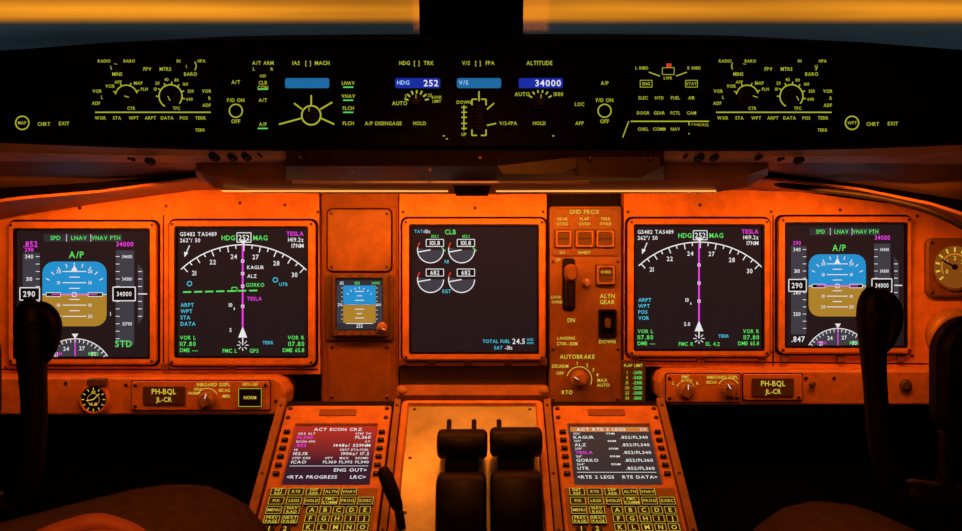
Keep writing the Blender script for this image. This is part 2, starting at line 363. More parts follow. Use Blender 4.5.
def stby(b):
    W='e_wht'
    b.rect(0,0,100,100,.0004,'e_gryd')
    b.rect(14,11,86,50,.0006,'e_sky');b.rect(14,50,86,87,.0006,'e_gnd')
    b.rect(0,11,13,87,.0006,'e_gry');b.rect(87,11,100,87,.0006,'e_gry')
    for i in range(8): b.line(10,16+i*9,13,16+i*9,1.2,.001,W);b.line(87,16+i*9,90,16+i*9,1.2,.001,W)
    for dy,l in ((-27,10),(-18,6),(-9,10),(9,10),(18,6),(27,10)): b.line(50-l,50+dy,50+l,50+dy,1.5,.001,W)
    b.line(28,50,42,50,3,.0012,'e_blk');b.line(58,50,72,50,3,.0012,'e_blk');b.line(28,50,42,50,1,.0014,W);b.line(58,50,72,50,1,.0014,W)
    b.ticks(50,50,32,36,-140,-40,7,1.4,.001,W)
    b.text('290',7,50,6,W,.0014,xs=.7);b.text('34000',92,50,5,W,.0014,xs=.6);b.text('34000',86,6,5,'e_grn');b.text('.85',10,6,6,W);b.text('1013',45,6,6,'e_grn')
    b.text('252',50,93,7,W);b.line(20,88,80,88,1.5,.001,W)
e=empty('standby_display_unit',V(361,336,0),'small square standby attitude display in dark bezel with knob','cockpit display')
b=B(mp);b.frame((333,274,389,336.5),(337,279,383,330),3,.0015,.014,.006,'panel_dark',1.2);b.make('bezel',e)
b=B(mp);b.rbox(336.5,278.5,383.5,330.5,.003,.007,1,'screen');b.make('screen',e)
b=B(lambda u,v,h:mp(u,v,.007+h));b.T=(337.6,280,.45,.49);stby(b);b.make('display_graphics',e)
for x in (342,350,358,366,374): button(e,mp,x,333.4,5,2.4,'',mat='cap',h=.014)
for x in (344,356,368): button(e,mp,x,276.4,5,2,'',mat='cap',h=.014)
knob(e,mp,383,327,4.6,.014,'knoblit',20,.013)
# ---------------------------------------------------------------- gear panel
g=empty('landing_gear_panel',V(585,404,0),'tall amber-lit panel with landing gear lever, guarded switches and autobrake knob','control panel')
b=B(mp);b.rbox(549,206,621.5,404,-.03,.003,3,'trim',.8);b.make('panel_body',g)
b=B(mp);b.rbox(552,208.5,619,256,.003,.0055,2.5,'cap',.8);b.make('switch_plate',g)
mg=lambda u,v,h:mp(u,v,.003+h)
b=B(mg)
for tx,x,y,s in (('GND PROX',584,212,4.1),('GEAR',562,219,3),('FLAP',584,219,3),('TERR',605,219,3),('OVRD',562,224,3),('OVRD',584,224,3),('OVRD',605,224,3),
  ('G/S',562,252.6,2.8),('INHIBIT',584,252.6,2.8),('UP',558,260,3),('DN',571,320,4),('LOCK',556,297,2.8),('OVRD',557,302,2.8),('ALTN',607,296,4.2),('GEAR',607,302,4.2),('DOWN',607,341.5,3.6),
  ('LANDING',566,338,3),('270K-.82M',567,343.5,3.2),('AUTOBRAKE',577,356.5,4.2),('DISARM',560,366,3.4),('OFF',560,373,3.2),('RTO',567,392,3.8),('1',577,363,3.4),('2',587,365,3.4),('3',593,369.5,3.4),('4',597,374.5,3.4),('MAX',602,380,3.2),('AUTO',603,384.8,3.2)):
    b.text(tx,x,y,s,'e_yeld',.0032 if y<256 else .0008)
b.arc(579,379,12.5,-165,25,.7,.0008,'e_yeld')
b.make('legend_lettering',g)
def gsw(x,y,w,h_,tx=''):
    b=B(mg);b.rbox(x-w/2-.8,y-h_/2-.8,x+w/2+.8,y+h_/2+.8,0,.003,1,'black',.2);b.frame((x-w/2,y-h_/2,x+w/2,y+h_/2),(x-w/2+2.4,y-h_/2+2.4,x+w/2-2.4,y+h_/2-2.4),1.2,0,.009,.005,'knoblit',.6);b.make('switch_frame',g)
    b=B(mg);b.rbox(x-w/2+2,y-h_/2+2,x+w/2-2,y+h_/2-2,.0,.006,.8,'panel_dark',.5);b.line(x-w/2+3,y,x+w/2-3,y,.8,.0064,'black')
    if tx:b.text(tx,x,y-3,2.6,'e_yeld',.0066)
    b.make('push_switch',g)
for x,w in ((563,16),(584,18),(604.5,18)): gsw(x,239,w,17)
gsw(605,275,18,19,'OVRD')
b=B(mg);b.rbox(562,258,575,311,-.001,.002,4,'black');b.make('lever_slot',g)
gl=B(mp)
gl.rbox(565,266,572,300,.006,.030,2,'panel_dark');gl.make('lever_arm',g)
gl=B(mp);gl.rbox(562.5,264,575,281,.028,.050,6,'cap',2);gl.rbox(564.5,280,573,308,.02,.043,3,'black',2);gl.make('lever_handle',g,'wheel-shaped gear lever handle')
knob(g,mg,586,283,4,.008,'knoblit',-90)
b=B(mg);b.frame((598,309,616,337),(600.5,312,613.5,334),2,0,.008,.002,'black',.8);b.make('switch_guard',g,'black guarded switch surround')
b=B(mg);b.rbox(600,312,614,334,.001,.003,1,'faceblack');b.rbox(604,318,610,328,.003,.010,2,'panel_dark');b.make('switch_toggle',g)
knob(g,mg,579,379,7.8,.014,'knoblit',-150)
for x,y in ((553,262),(617.5,262),(553,349),(617.5,349),(553,399),(617.5,399)): screw(g,mg,x,y,1.6,.0)
f=empty('flap_limit_placard',V(632,403,0),'small placard with green flap speed limit figures','placard')
b=B(mp);b.rbox(620.5,360,645,404,-.0,.006,1.5,'panel_dark');b.make('placard_plate',f)
b=B(lambda u,v,h:mp(u,v,.006+h));b.text('FLAP LIMIT',632.7,365,3,'e_yeld',xs=.82)
for i,(a,c) in enumerate((('1','265K'),('5','245K'),('15','230K'),('20','225K'),('25','200K'),('30','180K'))):
    b.text(a,626.5,372+i*5.1,3.1,'e_yel');b.text('-'+c,637,372+i*5.1,3.1,'e_grn',xs=.8)
b.make('legend_lettering',f)
# ---------------------------------------------------------------- lower sub panels
yl=-.05;ml=plane(yl)
def subpanel(x0,x1,y0,y1,cut,label):
    e=empty('lower_panel',V((x0+x1)/2,y1,yl),label,'control panel')
    if cut>0: pts=[(x0,y0)]+[(x1-14,y0),(x1-5,y0+4),(x1,y0+14),(x1-3,y1-8),(x1-12,y1),(x0,y1)]
    else: pts=[(x0+10,y0),(x1,y0),(x1,y1),(x0+10,y1),(x0+2,y1-6),(x0,y0+12),(x0+3,y0+4)]
    b=B(ml);b.prism(pts,-.085,0,'bezel')
    o=b.make('panel_body',e);bv=o.modifiers.new('bev','BEVEL');bv.width=.003;bv.segments=3
    return e
lp=subpanel(-80,286,378,415,1,'long amber-lit lower panel with clock, selector knob and registration placard')
lr=subpanel(659,1040,371,405,-1,'long amber-lit lower panel with two selector knobs and registration placard')
def raised(e,x0,y0,x1,y1,mat='bezel',h=.003):
    b=B(ml);b.rbox(x0-1,y0-1,x1+1,y1+1,-.001,.0006,2,'black',.2);b.rbox(x0,y0,x1,y1,-.001,h,2,mat,.7);b.make('raised_plate',e)
raised(lp,132,381,270,410);raised(lr,666,374,740,402);raised(lr,743,374,802,400)
def placard(e,x0,y0,x1,y1):
    b=B(ml);b.rbox(x0,y0,x1,y1,.003,.005,1.5,'panel_dark',.6);cx=(x0+x1)/2;cy=(y0+y1)/2
    b.text('PH-BQL',cx,cy-4,5.2,'e_yeld',.0056);b.text('JL-CR',cx,cy+4,4.6,'e_yeld',.0056);b.make('registration_placard',e,'dark placard lettered PH-BQL JL-CR')
placard(lp,144,386,186,404);placard(lr,751,378,793,396)
b=B(lambda u,v,h:ml(u,v,.003+h))
b.text('INBOARD DSPL',214,384.3,3.4,'e_yeld',.0008);b.text('NORM',195,393,3,'e_yeld',.0008);b.text('EICAS',225,390,3,'e_yeld',.0008);b.text('NAV',199,388.8,2.8,'e_yeld',.0008);b.text('MFD',227,396,3,'e_yeld',.0008)
b.arc(208,399,11,-150,-30,.6,.0008,'e_yeld')
b.text('HDG REF',251,384,2.8,'e_yeld',.0008)
b.make('legend_lettering',lp)
b=B(lambda u,v,h:ml(u,v,.003+h))
b.text('INBOARD DSPL',722,377,3.2,'e_yeld',.0008);b.text('FMC',685,376.6,3,'e_yeld',.0008);b.text('EICAS',711,382,2.8,'e_yeld',.0008);b.text('L',673,383,3,'e_yeld',.0008);b.text('AUTO',686,380.3,2.8,'e_yeld',.0008);b.text('R',697,383,3,'e_yeld',.0008)
b.arc(728,389,11,-150,-30,.6,.0008,'e_yeld');b.arc(685,391,10,-150,-30,.6,.0008,'e_yeld')
b.make('legend_lettering',lr)
knob(lp,ml,208,399,8.5,.016,'knoblit',-70,.003);knob(lr,ml,728,389,8.5,.016,'knoblit',-120,.003);knob(lr,ml,685,390,8,.016,'knoblit',-90,.003)
button(lp,ml,251,397,24,19,'NORM',mat='black',tm='e_yeld',ts=3.2,h=.003,outline='e_yel',name='push_switch')
for x,y in ((66,383),(126,385),(136,385),(136,406),(266,385),(276,401),(20,382)): screw(lp,ml,x,y,1.9,.003 if 130<x<270 else 0)
for x,y in ((669,378),(737,398),(669,398),(806,378),(798,397),(834,378),(905,385)): screw(lr,ml,x,y,1.9,.003 if x<803 else 0)
for x,y,r in ((812,384,3.2),(905,385,6)):
    b=B(ml);b.lathe(x,y,[(r,0),(r,.004),(r*.6,.006)],'knob');b.make('round_fastener',lr)
c=empty('clock',V(95,413,yl),'round dim clock dial with square setting knob above','clock')
b=B(ml);b.lathe(95,399,[(15.5,0),(15.5,.005),(14,.007),(12.8,.007),(12.2,.005)],'bezel',32);b.make('case',c)
b=B(ml);b.lathe(95,399,[(12.4,.0051),(12.4,.0055)],'black',32)
b.ticks(95,399,9.3,11.8,0,330,12,.8,.006,'e_yeld');b.arc(95,399,6,0,360,.5,.006,'e_org');b.text('60',95,391.5,2.8,'e_yeld',.006)
b.line(95,399,101,393,.8,.0065,'e_yeld');b.line(95,399,88,400,.8,.0065,'e_yeld');b.text('14 18',95,403.5,2.8,'e_yeld',.0062);b.make('dial',c)
b=B(ml);b.rbox(90,378,108,385,0,.014,1.5,'knob');b.make('setting_knob',c)
gq=empty('brake_pressure_gauge',V(950,296,0),'round glowing amber dial gauge in square screwed housing','gauge')
b=B(mp);b.rbox(924,238,980,297,0,.010,7,'cap',2);b.make('housing',gq)
for x,y in ((929,243),(929,292),(975,243),(975,292)): screw(gq,mp,x,y,2.2,.010)
b=B(mp);b.lathe(951,267,[(23.5,.009),(23.5,.014),(21.5,.014),(21,.011)],'cap',32);b.make('dial_ring',gq)
b=B(mp);b.lathe(951,267,[(21.2,.0112),(21.2,.0115)],'e_dial',32);b.ticks(951,267,15,19.5,140,400,11,1.8,.0122,'e_yeld');b.arc(951,267,13,150,390,1.4,.0122,'e_org')
for a,tx in ((150,'0'),(215,'1'),(270,'2'),(325,'3'),(28,'4')):
    t_=math.radians(a);b.text(tx,951+9*math.cos(t_),267+9*math.sin(t_),4,'e_yeld',.0124)
b.line(951,267,938,260,1.8,.0128,'black');b.lathe(951,267,[(3,.0121),(2.4,.015)],'black',14);b.make('dial',gq)
vt=empty('air_vent',V(950,362,0),'round amber-lit fresh air nozzle','air vent')
b=B(mp);b.lathe(952,335,[(27,0),(27,.006),(22,.016),(17,.018),(14,.008)],'knoblit',32);o=b.make('nozzle_ring',vt,smooth=True)
b=B(mp);b.lathe(952,335,[(14,.006),(9,.012),(3,.014)],'panel_dark',24);b.make('nozzle_core',vt,smooth=True)
# ================================================================ GLARESHIELD
gs=empty('glareshield',V(481,150,-.3),'broad black glareshield hood above the instrument panel','glareshield')
ST=[-320,-150,0,100,200,285,480,665,760,860,962,1110,1280]
TOP=[70,59,51,43,41,40,39.5,39.5,40,42,50,58,70]
BOT=[138,139,141,145,148,149,149,149,149,147,142,139,137]
def strip(name,rows,mat,parent,label=None,smooth=False,xs=None):
    b=B(mV);X=xs or ST;n=len(X);vs=[];fs=[]
    for pys,ys in rows:
        for i,x in enumerate(X):
            yy=ys[i] if isinstance(ys,(list,tuple)) else ys
            vs.append(V(x,pys[i],yy))
    for k in range(len(rows)-1):
        for i in range(n-1): fs.append([k*n+i,k*n+i+1,(k+1)*n+i+1,(k+1)*n+i])
    b.add(vs,fs,mat);return b.make(name,parent,label,smooth=smooth)
yf=-.32
b=B(mV);n=len(ST);vs=[V(x,p,yf+.02) for x,p in zip(ST,TOP)]
vs+=[v+FW*.62 for v in vs[:]]
b.add(vs,[[i,i+1,n+i+1,n+i] for i in range(n-1)],'faceblack');b.make('hood_top',gs)
strip('hood_face',[(TOP,yf+.02),([p+3 for p in TOP],yf),(BOT,yf),([p+2 for p in BOT],yf+.01)],'faceblack',gs)
LX=[-320,-150,0,100,200,286]
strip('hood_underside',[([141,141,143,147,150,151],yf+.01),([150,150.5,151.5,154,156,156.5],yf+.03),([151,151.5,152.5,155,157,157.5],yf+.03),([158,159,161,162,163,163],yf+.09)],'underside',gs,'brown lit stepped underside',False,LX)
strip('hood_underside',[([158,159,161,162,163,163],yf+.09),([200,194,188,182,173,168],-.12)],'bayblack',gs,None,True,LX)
RX=[664,760,860,962,1110,1280]
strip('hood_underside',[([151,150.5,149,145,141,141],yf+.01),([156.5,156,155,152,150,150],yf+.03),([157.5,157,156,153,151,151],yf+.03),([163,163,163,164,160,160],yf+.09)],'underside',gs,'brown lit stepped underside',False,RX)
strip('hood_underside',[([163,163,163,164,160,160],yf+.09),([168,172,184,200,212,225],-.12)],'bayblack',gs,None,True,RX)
strip('side_ledge',[([231,206.5,196.5,190,177,170],-.13),([236,210,199.5,192.5,179,173],-.128)],'column',gs,'dim amber-lit edge trim',False,[-320,-60,20,100,196,240])
strip('side_ledge',[([236,210,199.5,192.5,179,173],-.128),([262,232,216,203,190,190],0)],'trim',gs,None,False,[-320,-60,20,100,196,240])
strip('side_ledge',[([170,176.5,188,202,227,251],-.13),([173,179,190.5,205,231,256],-.128)],'trim',gs,'dim amber-lit edge trim',False,[725,764,860,930,1010,1280])
strip('side_ledge',[([173,179,190.5,205,231,256],-.128),([190,190,196,214,236,262],0)],'trim',gs,None,False,[725,764,860,930,1010,1280])
b=B(mV);tube(b,[V(770,184,-.14),V(830,190,-.14),(V(880,197,-.14)),V(925,208,-.14),V(965,226,-.14),V(1010,258,-.14),V(1040,300,-.14)],[.005]*7,'rubber',12);smoothmod(b.make('edge_cable',gs,'thick black cable along the ledge'))
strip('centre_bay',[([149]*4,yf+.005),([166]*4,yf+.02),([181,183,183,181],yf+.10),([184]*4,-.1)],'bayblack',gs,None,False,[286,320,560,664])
strip('centre_bay_lip',[([180,181,181,180],yf+.02),([181.4,183,183,181.4],yf+.02),([184.5]*4,yf+.04)],'underside',gs,None,False,[292,330,560,590])
b=B(mV);b.loops([([(566,153),(660,153),(660,168),(640,178),(575,176)],yf+.012),([(566,153),(660,153),(660,168),(640,178),(575,176)],yf+.07)],'panel_dark');b.make('equipment_box',gs)
b=B(mV);b.loops([([(497,166),(566,158),(576,160),(576,168),(560,174),(503,174)],yf+.0),([(497,166),(566,158),(576,160),(576,168),(560,174),(503,174)],yf+.05)],'bayblack');b.make('equipment_box',gs)
for x,y in ((300,157),(352,170),(430,170),(590,158),(650,158),(480,158)):
    b=B(plane(yf+.0));b.lathe(x,y,[(1.8,-.012),(1.8,.001),(1.2,.002)],'cap',12);b.make('fastener',gs)
HX=[196,214,250,480,715,748,768]
strip('lamp_housing',[([158,158,158,158,158,158,158],-.235),([170,176,180,181,180,175,168],-.225),([176,188,192,193.5,192,187,175],-.20),([176,188,193,194.5,193,187,175],-.17),([172,182,187,188,187,181,171],-.10)],'housing',gs,'brown lamp housing with rounded ends',False,HX)
for xa,xb in ((222,448),(496,716)):
    b=B(mV);tube(b,[V(xa,191.2,-.205),V(xb,191.2,-.205)],[.0011,.0011],'e_lamp',8)
    b.make('lamp_tube',gs,'thin glowing amber lamp tube')
b=B(mV);b.loops([([(452,181),(492,181),(488,196),(456,196)],-.215),([(452,181),(492,181),(488,196),(456,196)],-.17)],'black');b.make('lamp_divider',gs)
for x,y,r in ((152,162,4),(216,157,5),(234,158,4),(248,157,4.5),(262,156,2),(134,160,2),(698,158,5),(713,158,4),(684,157,2),(797,161,4),(779,160,2),(757,158,3)):
    b=B(plane(-.285));b.lathe(x,y,[(r,0),(r,.006),(r*.75,.008),(r*.75,.018),(r*.5,.02)],'rubber',14);b.make('adjustment_knob',gs)
mf=lambda u,v,h:V(u,v,yf)+Vector((0,-h,0))
mg2=lambda u,v,h:V(u,v,yf)+Vector((0,-.005-h,0))
def faceplate(nm,x0,y0,x1,y1,label,cat,group=None):
    e=empty(nm,V((x0+x1)/2,y1,yf),label,cat,group)
    b=B(mf);b.rbox(x0,y0,x1,y1,-.001,.005,2,'faceblack',.8);b.make('face_plate',e)
    return e
def efis(dx):
    e=faceplate('display_control_panel',93+dx,57,218+dx,139,'black backlit panel with minimums, mode and range selector knobs','control panel','matching display control panels')
    b=B(mg2);Y='e_yel'
    T=(('MINS',119,75,3),('RADIO',106,62,2.6),('BARO',131,62,2.6),('FPV',149,70,3),('MTRS',167,70,3),('BARO',192,75,3),('IN',180,62,2.6),('HPA',203,62,2.6),
       ('VOR',112,87,2.8),('APP',120,83,2.6),('MAP',140,84,2.8),('PLN',146,90,2.6),('VOR',208,92,2.8),('ADF',208,106,2.8),('VOR',99,92,2.8),('ADF',98,104,2.8),('L',104,98,2.8),('R',211,99,2.8),
       ('10',157,90,2.6),('20',159,84,2.6),('40',168,80.5,2.6),('80',178,81,2.6),('160',187,85,2.6),('320',192,92,2.6),('640',191,100,2.6),('CTR',133,109,2.6),('TFC',178,109,2.6))
    for tx,x,y,s in T:b.text(tx,x+dx,y,s*1.15,Y)
    b.line(97+dx,113,212+dx,113,1.2,.0006,Y);b.arc(128+dx,97,11,190,345,1.1,.0006,Y);b.ticks(128+dx,97,11,14,200,335,4,1,.0006,Y)
    b.arc(172+dx,97,11.5,120,400,1.2,.0006,Y);b.ticks(172+dx,97,12,14.5,180,370,7,1.1,.0006,Y)
    b.arc(119+dx,67,6.5,150,210,.9,.0006,Y);b.arc(191+dx,67,6.5,-40,40,.9,.0006,Y)
    b.make('legend_lettering',e)
    for x,y,r in ((119,67,5),(191,67,5),(128,98,8),(172,97,8)): knob(e,mg2,x+dx,y,r,.012,'knobblack',-110+int(x),ptr='e_yel')
    for i,tx in enumerate(('WXR','STA','WPT','ARPT','DATA','POS','TERR')): button(e,mg2,103+dx+i*16.6,119,13,7.5,tx,ts=3.2,mat='faceblack')
    button(e,mg2,202+dx,131,13,7,'TERR',ts=3,mat='faceblack')
    b=B(mg2);b.rbox(96.5+dx,95,101+dx,101,0,.006,1,'knobblack');b.make('toggle_switch',e)
efis(0);efis(618)
mc=faceplate('mode_control_panel',224,55,622,147,'black backlit autopilot panel with blue number windows','control panel')
b=B(mg2);Y='e_yel'
T=(('A/T ARM',264,64,3.4),('L',255,70,3),('R',273,70,3),('OFF',264,77,2.6),('A/T',237,83,3.4),('F/D ON',237,101,3.4),('OFF',237,122,3.6),
 ('IAS',297,64,3.6),('[ ]',309,64,3.8),('MACH',323,64,3.6),('HDG',405,64,3.6),('[ ]',417,64,3.8),('TRK',429,64,3.6),('AUTO',400,104,3.6),('5',406,97,2.8),('25',430,96,2.8),
 ('V/S',466,64,3.6),('[ ]',478,64,3.8),('FPA',490,64,3.6),('DOWN',464,103,3),('UP',464,135,3),('ALTITUDE',539,64,3.8),('AUTO',522,95,3.6),('1000',558,95,3.6),
 ('F/D ON',604,101,3.4),('OFF',604,122,3.6),('BANK',437,98,2.6),('LIMIT',437,102,2.6))
for tx,x,y,s in T:b.text(tx,x,y,s*1.06,Y)
b.arc(237,111.5,6.5,0,360,1.2,.0006,Y);b.arc(604,111.5,6.5,0,360,1.2,.0006,Y)
b.arc(312,116,9.5,0,360,1.5,.0006,Y,24)
b.line(280,125,302,119,1.5,.0006,Y);b.line(322,119,335,125,1.5,.0006,Y);b.line(312,96,312,106,1.5,.0006,Y);b.line(321,110,333,103,1.5,.0006,Y);b.line(303,110,295,104,1.4,.0006,Y)
b.ticks(417,103,8.5,12.5,195,345,7,1.6,.0006,Y);b.ticks(540,103,9.5,13,210,330,6,1.4,.0006,Y)
b.line(464,106,464,131,1.2,.0006,Y)
for y in (108,113,118,124,129):b.line(461.5,y,467,y,1.2,.0006,Y)
for (x,y,sx,sy) in ((472,100,1,1),(486,100,-1,1),(472,136,1,-1),(486,136,-1,-1)):
    b.line(x,y,x+5*sx,y,1.3,.0006,Y);b.line(x,y,x,y+6*sy,1.3,.0006,Y)
b.line(479,92,479,102,1.4,.0006,Y);b.line(487,110,494,104,1.3,.0006,Y);b.line(487,126,496,124,1.3,.0006,Y)
for x,y in ((443,136),(446,139),(552,136)):b.rect(x,y,x+2,y+1,.0006,Y)
b.make('legend_lettering',mc)
for x,w,tl,tr_,bg in ((308,44,'','','e_blue'),(418,45,'HDG','252','e_navy'),(479,44,'V/S','','e_blue'),(540.5,44,'','34000','e_navy')):
    b=B(mg2);b.frame((x-w/2-2,77,x+w/2+2,91),(x-w/2,79,x+w/2,89),1.5,0,.003,.0006,'faceblack',.4);b.rect(x-w/2,79,x+w/2,89,.0006,bg)
    if tl:b.text(tl,x-w/2+2,83.5,4,'e_ltb',.0012,al='l',xs=1)
    if tr_:b.text(tr_,x+w/2-2,84,6.2,'e_wht',.0012,al='r',xs=1.05)
    b.make('number_window',mc,'blue backlit number window')
for x,y,r in ((312,116,6.5),(417,103,6),(540,103,6.5)): knob(mc,mg2,x,y,r,.012,'knobblack',-90,ptr='e_yel')
b=B(mg2);b.rbox(475,105,484,132,0,.005,3,'faceblack')
for i in range(8):b.line(475.5,107+i*3.3,483.5,107+i*3.3,.6,.0052,'knobblack')
b.make('thumbwheel',mc)
for tx,x,y,tm in (('LNAV',349,84,'e_grn'),('VNAV',349,97,'e_grn'),('FLCH',349,109,'e_grn'),('FLCH',349,124,'e_yel'),('CLB|CON',264,86,'e_grn'),('A/T',264,101,'e_yel'),('A/P',264,125,'e_grn'),('HOLD',420,124,'e_yel'),('V/S-FPA',508,124,'e_yel'),('HOLD',539,124,'e_yel'),('LOC',579,105,'e_yel'),('APP',579,124,'e_yel'),('A/P',604,84,'e_yel')):
    button(mc,mg2,x,y,15,11,tx,mat='faceblack',tm='e_yel',ts=3.5,th=.001)
    if tm=='e_grn':
        b=B(mg2);b.rect(x-5,y+3.6,x+5,y+4.8,.0018,tm);b.make('status_light',mc)
b=B(mg2);b.rbox(362,119,406,130,0,.004,1.5,'faceblack');b.text('A/P DISENGAGE',384,124.5,3.6,'e_yel',.0046);b.make('disengage_bar',mc)
for x in (260,268):
    b=B(mg2);b.rbox(x-1.5,69,x+1.5,74,0,.006,1,'knobblack');b.make('toggle_switch',mc)
ds=faceplate('display_select_panel',628,57,709,139,'black backlit display select panel with small push buttons','control panel')
b=B(mg2)
b.text('L INBD',641,69,3,Y);b.text('LWR',667,79,2.8,Y);b.text('R INBD',693,69,3,Y);b.line(648,73,659,77,1,.0006,Y);b.line(675,77,686,73,1,.0006,Y)
b.line(630,122,708,122,1.2,.0006,Y);b.line(688,122,688,135,1,.0006,Y);b.line(628,122,622,138,1,.0006,Y);b.text('CANC/RCL',699,125.5,2.5,Y)
b.rect(665.5,64.5,670.5,68,.0006,'e_red');b.make('legend_lettering',ds)
for tx,x,y in (('ENG',645,85),('STAT',690,85),('',667,72.5)):
    button(ds,mg2,x,y,13,8,tx,mat='faceblack',ts=3,outline='e_yel')
for j,row in enumerate((('ELEC','HYD','FUEL','AIR'),('DOOR','GEAR','FCTL','CAM'),('CHKL','COMM','NAV',''))):
    for i,tx in enumerate(row): button(ds,mg2,642+i*16,(99,114,130)[j],13,7.5,tx,mat='faceblack',ts=3.1)
for px,lab in ((0,('MAP','CHRT','EXIT')),(823,('WPT','CHRT','EXIT'))):
    e=faceplate('side_push_panel',12+px,114,84+px if px==0 else 902,134,'small black backlit panel with three legends','control panel','side push panels')
    b=B(mg2);b.lathe(26+px,124,[(8,0),(7,.004)],'faceblack',20);b.arc(26+px,124,6.6,0,360,1.2,.0046,Y,24);b.text(lab[0],26+px,124,3,Y,.0048);b.make('round_button',e)
    button(e,mg2,47+px,125,14,7,lab[1],mat='faceblack',ts=3.5);button(e,mg2,67+px,124.5,14,7,lab[2],mat='faceblack',ts=3.5)
# ================================================================ PEDESTAL
th=math.radians(32);A=Vector((0,-math.cos(th),-math.sin(th)));N=Vector((0,-math.sin(th),math.cos(th)))
O=Vector((0,-.10,CAMZ-.2083))
mpd=lambda u,v,h:O+XX*(u*.001)+A*(v*.001)+N*h
ped=empty('centre_pedestal',O+A*.2-UP*.3,'amber-lit centre pedestal between the pilots','pedestal')
b=B(mpd);b.prism([(-302,-8),(274,-8),(274,400),(-302,400)],-.03,0,'black');b.make('top_plate',ped)
for x0,x1 in ((-302,-290),(-129,-119),(93,104),(262,274)):
    b=B(mpd);b.rbox(x0,-8,x1,400,0,.008,2,'trim');b.make('edge_rail',ped)
vs=[mpd(-300,-6,-.03),mpd(272,-6,-.03),mpd(272,398,-.03),mpd(-300,398,-.03)]
b=B(mpd);vs2=[v-UP*.30 for v in vs];b.add(vs+vs2,[[0,1,5,4],[1,2,6,5],[2,3,7,6],[3,0,4,7],[4,5,6,7]],'black');b.make('side_skirt',ped)
for y in (10,150,250):
    for x in (-296,-124,98,268): screw(ped,mpd,x,y,2.6,.008)
b=B(mpd);b.rbox(-128,-32,103,-4,-.02,.014,5,'column',2);b.make('front_crossbar',ped)
for x in (-118,94):
    b=B(mpd);b.lathe(x,-14,[(7,.01),(7,.018),(4,.021)],'knoblit',16);b.make('locating_stud',ped)
def cdu(u0,side,label):
    e=empty('control_display_unit',mpd(u0+77,260,-.01),label,'flight computer keypad')
    b=B(mpd);b.frame((u0,12,u0+154,264),(u0+20,54,u0+136,172),5,0,.010,.005,'bezel',2)
    b.rbox(u0+4,180,u0+150,262,.009,.0105,3,'trim',1);b.make('case',e)
    sb=B(mpd);sb.rbox(u0+19,53,u0+137,173,.004,.006,2,'lcd_red' if side<0 else 'lcd_org');sb.make('screen',e)
    b=B(lambda u,v,h:mpd(u,v,.006+h));b.T=(u0+22,56,1.12,1.10);W='e_wht'
    def L(t,y,x=2,al='l',s=5,c=W): b.text(t,x,y,s*.86,c,.001,al=al,xs=.95)
    if side<0:
        L('ACT ECON CRZ',5,22,s=6.4);L('CRZ ALT',13,3,s=4);L('STEP TO',13,96,'r',4);L('FL340',20,3,s=6.4,c='e_mag');L('FL360',20,96,'r',6.4)
        L('ECON SPD',28,3,s=4);L('AT',28,96,'r',4);L('.852',35,3,s=6.4,c='e_mag');L('1448z/ 529NM',35,97,'r',6)
        L('N1',43,3,s=4);L('DEST ETA/FUEL',43,96,'r',4);L('102.1%',50,3,s=6);L('1906z/ 17.2',50,97,'r',6)
        L('STEP SIZE',58,3,s=4);L('OPT    MAX    RECMD',58,97,'r',4);L('ICAO',65,3,s=6);L('FL360 FL392 FL340',65,98,'r',5.4)
        L('ENG OUT>',79,97,'r',6.4);L('<RTA PROGRESS',91,2,s=6.2);L('LRC>',91,97,'r',6.4);b.line(2,72,98,72,.8,.001,'e_wht')
    else:
        b.rect(0,0,100,9,.0006,'e_hdr')
        L('ACT RTE 2 LEGS',5,8,s=6.4);L('2/3',5,97,'r',5)
        for i,(a,c) in enumerate((('KAGUR','.852/FL340'),('ALZ','.852/FL340'),('TESLA','.852/FL340'),('GORKO','.852/FL360'),('UTR','.852/FL360'))):
            L(str(252+i*3)+'°',13+i*14,3,s=4);L(str(17+i*24)+'NM',13+i*14,45,s=4);L(a,20+i*14,3,s=6,c='e_mag' if i==2 else W);L(c,20+i*14,97,'r',6)
        b.line(2,83,98,83,.8,.001,W);L('<RTE 2 LEGS',91,2,s=6);L('RTE DATA>',91,98,'r',6)
    b.make('display_graphics',e)
    mk=lambda u,v,h:mpd(u,v,.010+h)
    for i in range(6):
        for x in (u0+10,u0+145): button(e,mk,x,72+i*16.5,9,6,'-',mat='key',tm='e_yeld',ts=2.4,th=.004,name='line_select_key')
    rows=[['INIT|REF','RTE','DEP|ARR','ALTN','VNAV'],['FIX','LEGS','HOLD','FMC|COMM','PROG','EXEC'],['MENU','NAV|RAD'],['PREV|PAGE','NEXT|PAGE']]
    for j,r in enumerate(rows):
        for i,tx in enumerate(r): button(e,mk,u0+20+i*23.2,(190,206,222,238)[j],20.5,13.4,tx,mat='key',tm='e_yeld',ts=4.6,th=.004,name='function_key',outline='e_yeld')
    for j,r in enumerate(('ABCDE','FGHIJ','KLMNO')):
        for i,tx in enumerate(r): button(e,mk,u0+69+i*17,222+j*14.5,14.8,12.6,tx,mat='key',tm='e_yeld',ts=7,th=.004,name='letter_key',outline='e_yeld')
    for i,tx in enumerate('12'): b=B(mk);b.lathe(u0+20+i*20,254,[(6.5,0),(6.5,.004),(5.5,.005)],'key',18);b.text(tx,u0+20+i*20,254,7,'e_yeld',.0055);b.make('number_key',e)
    for x in (u0+6,u0+148):
        for y in (20,40):
            b=B(mpd);b.lathe(x,y,[(3.4,.010),(3.4,.0115),(2,.013)],'screw',12);b.make('fastener',e)
    b=B(mpd);b.rbox(u0+50,22,u0+104,36,.010,.0115,2,'column',1);b.make('name_strip',e)
cdu(-286,-1,'keypad unit with red-tinted screen listing cruise data')
cdu(106,1,'keypad unit with grey screen listing route legs')
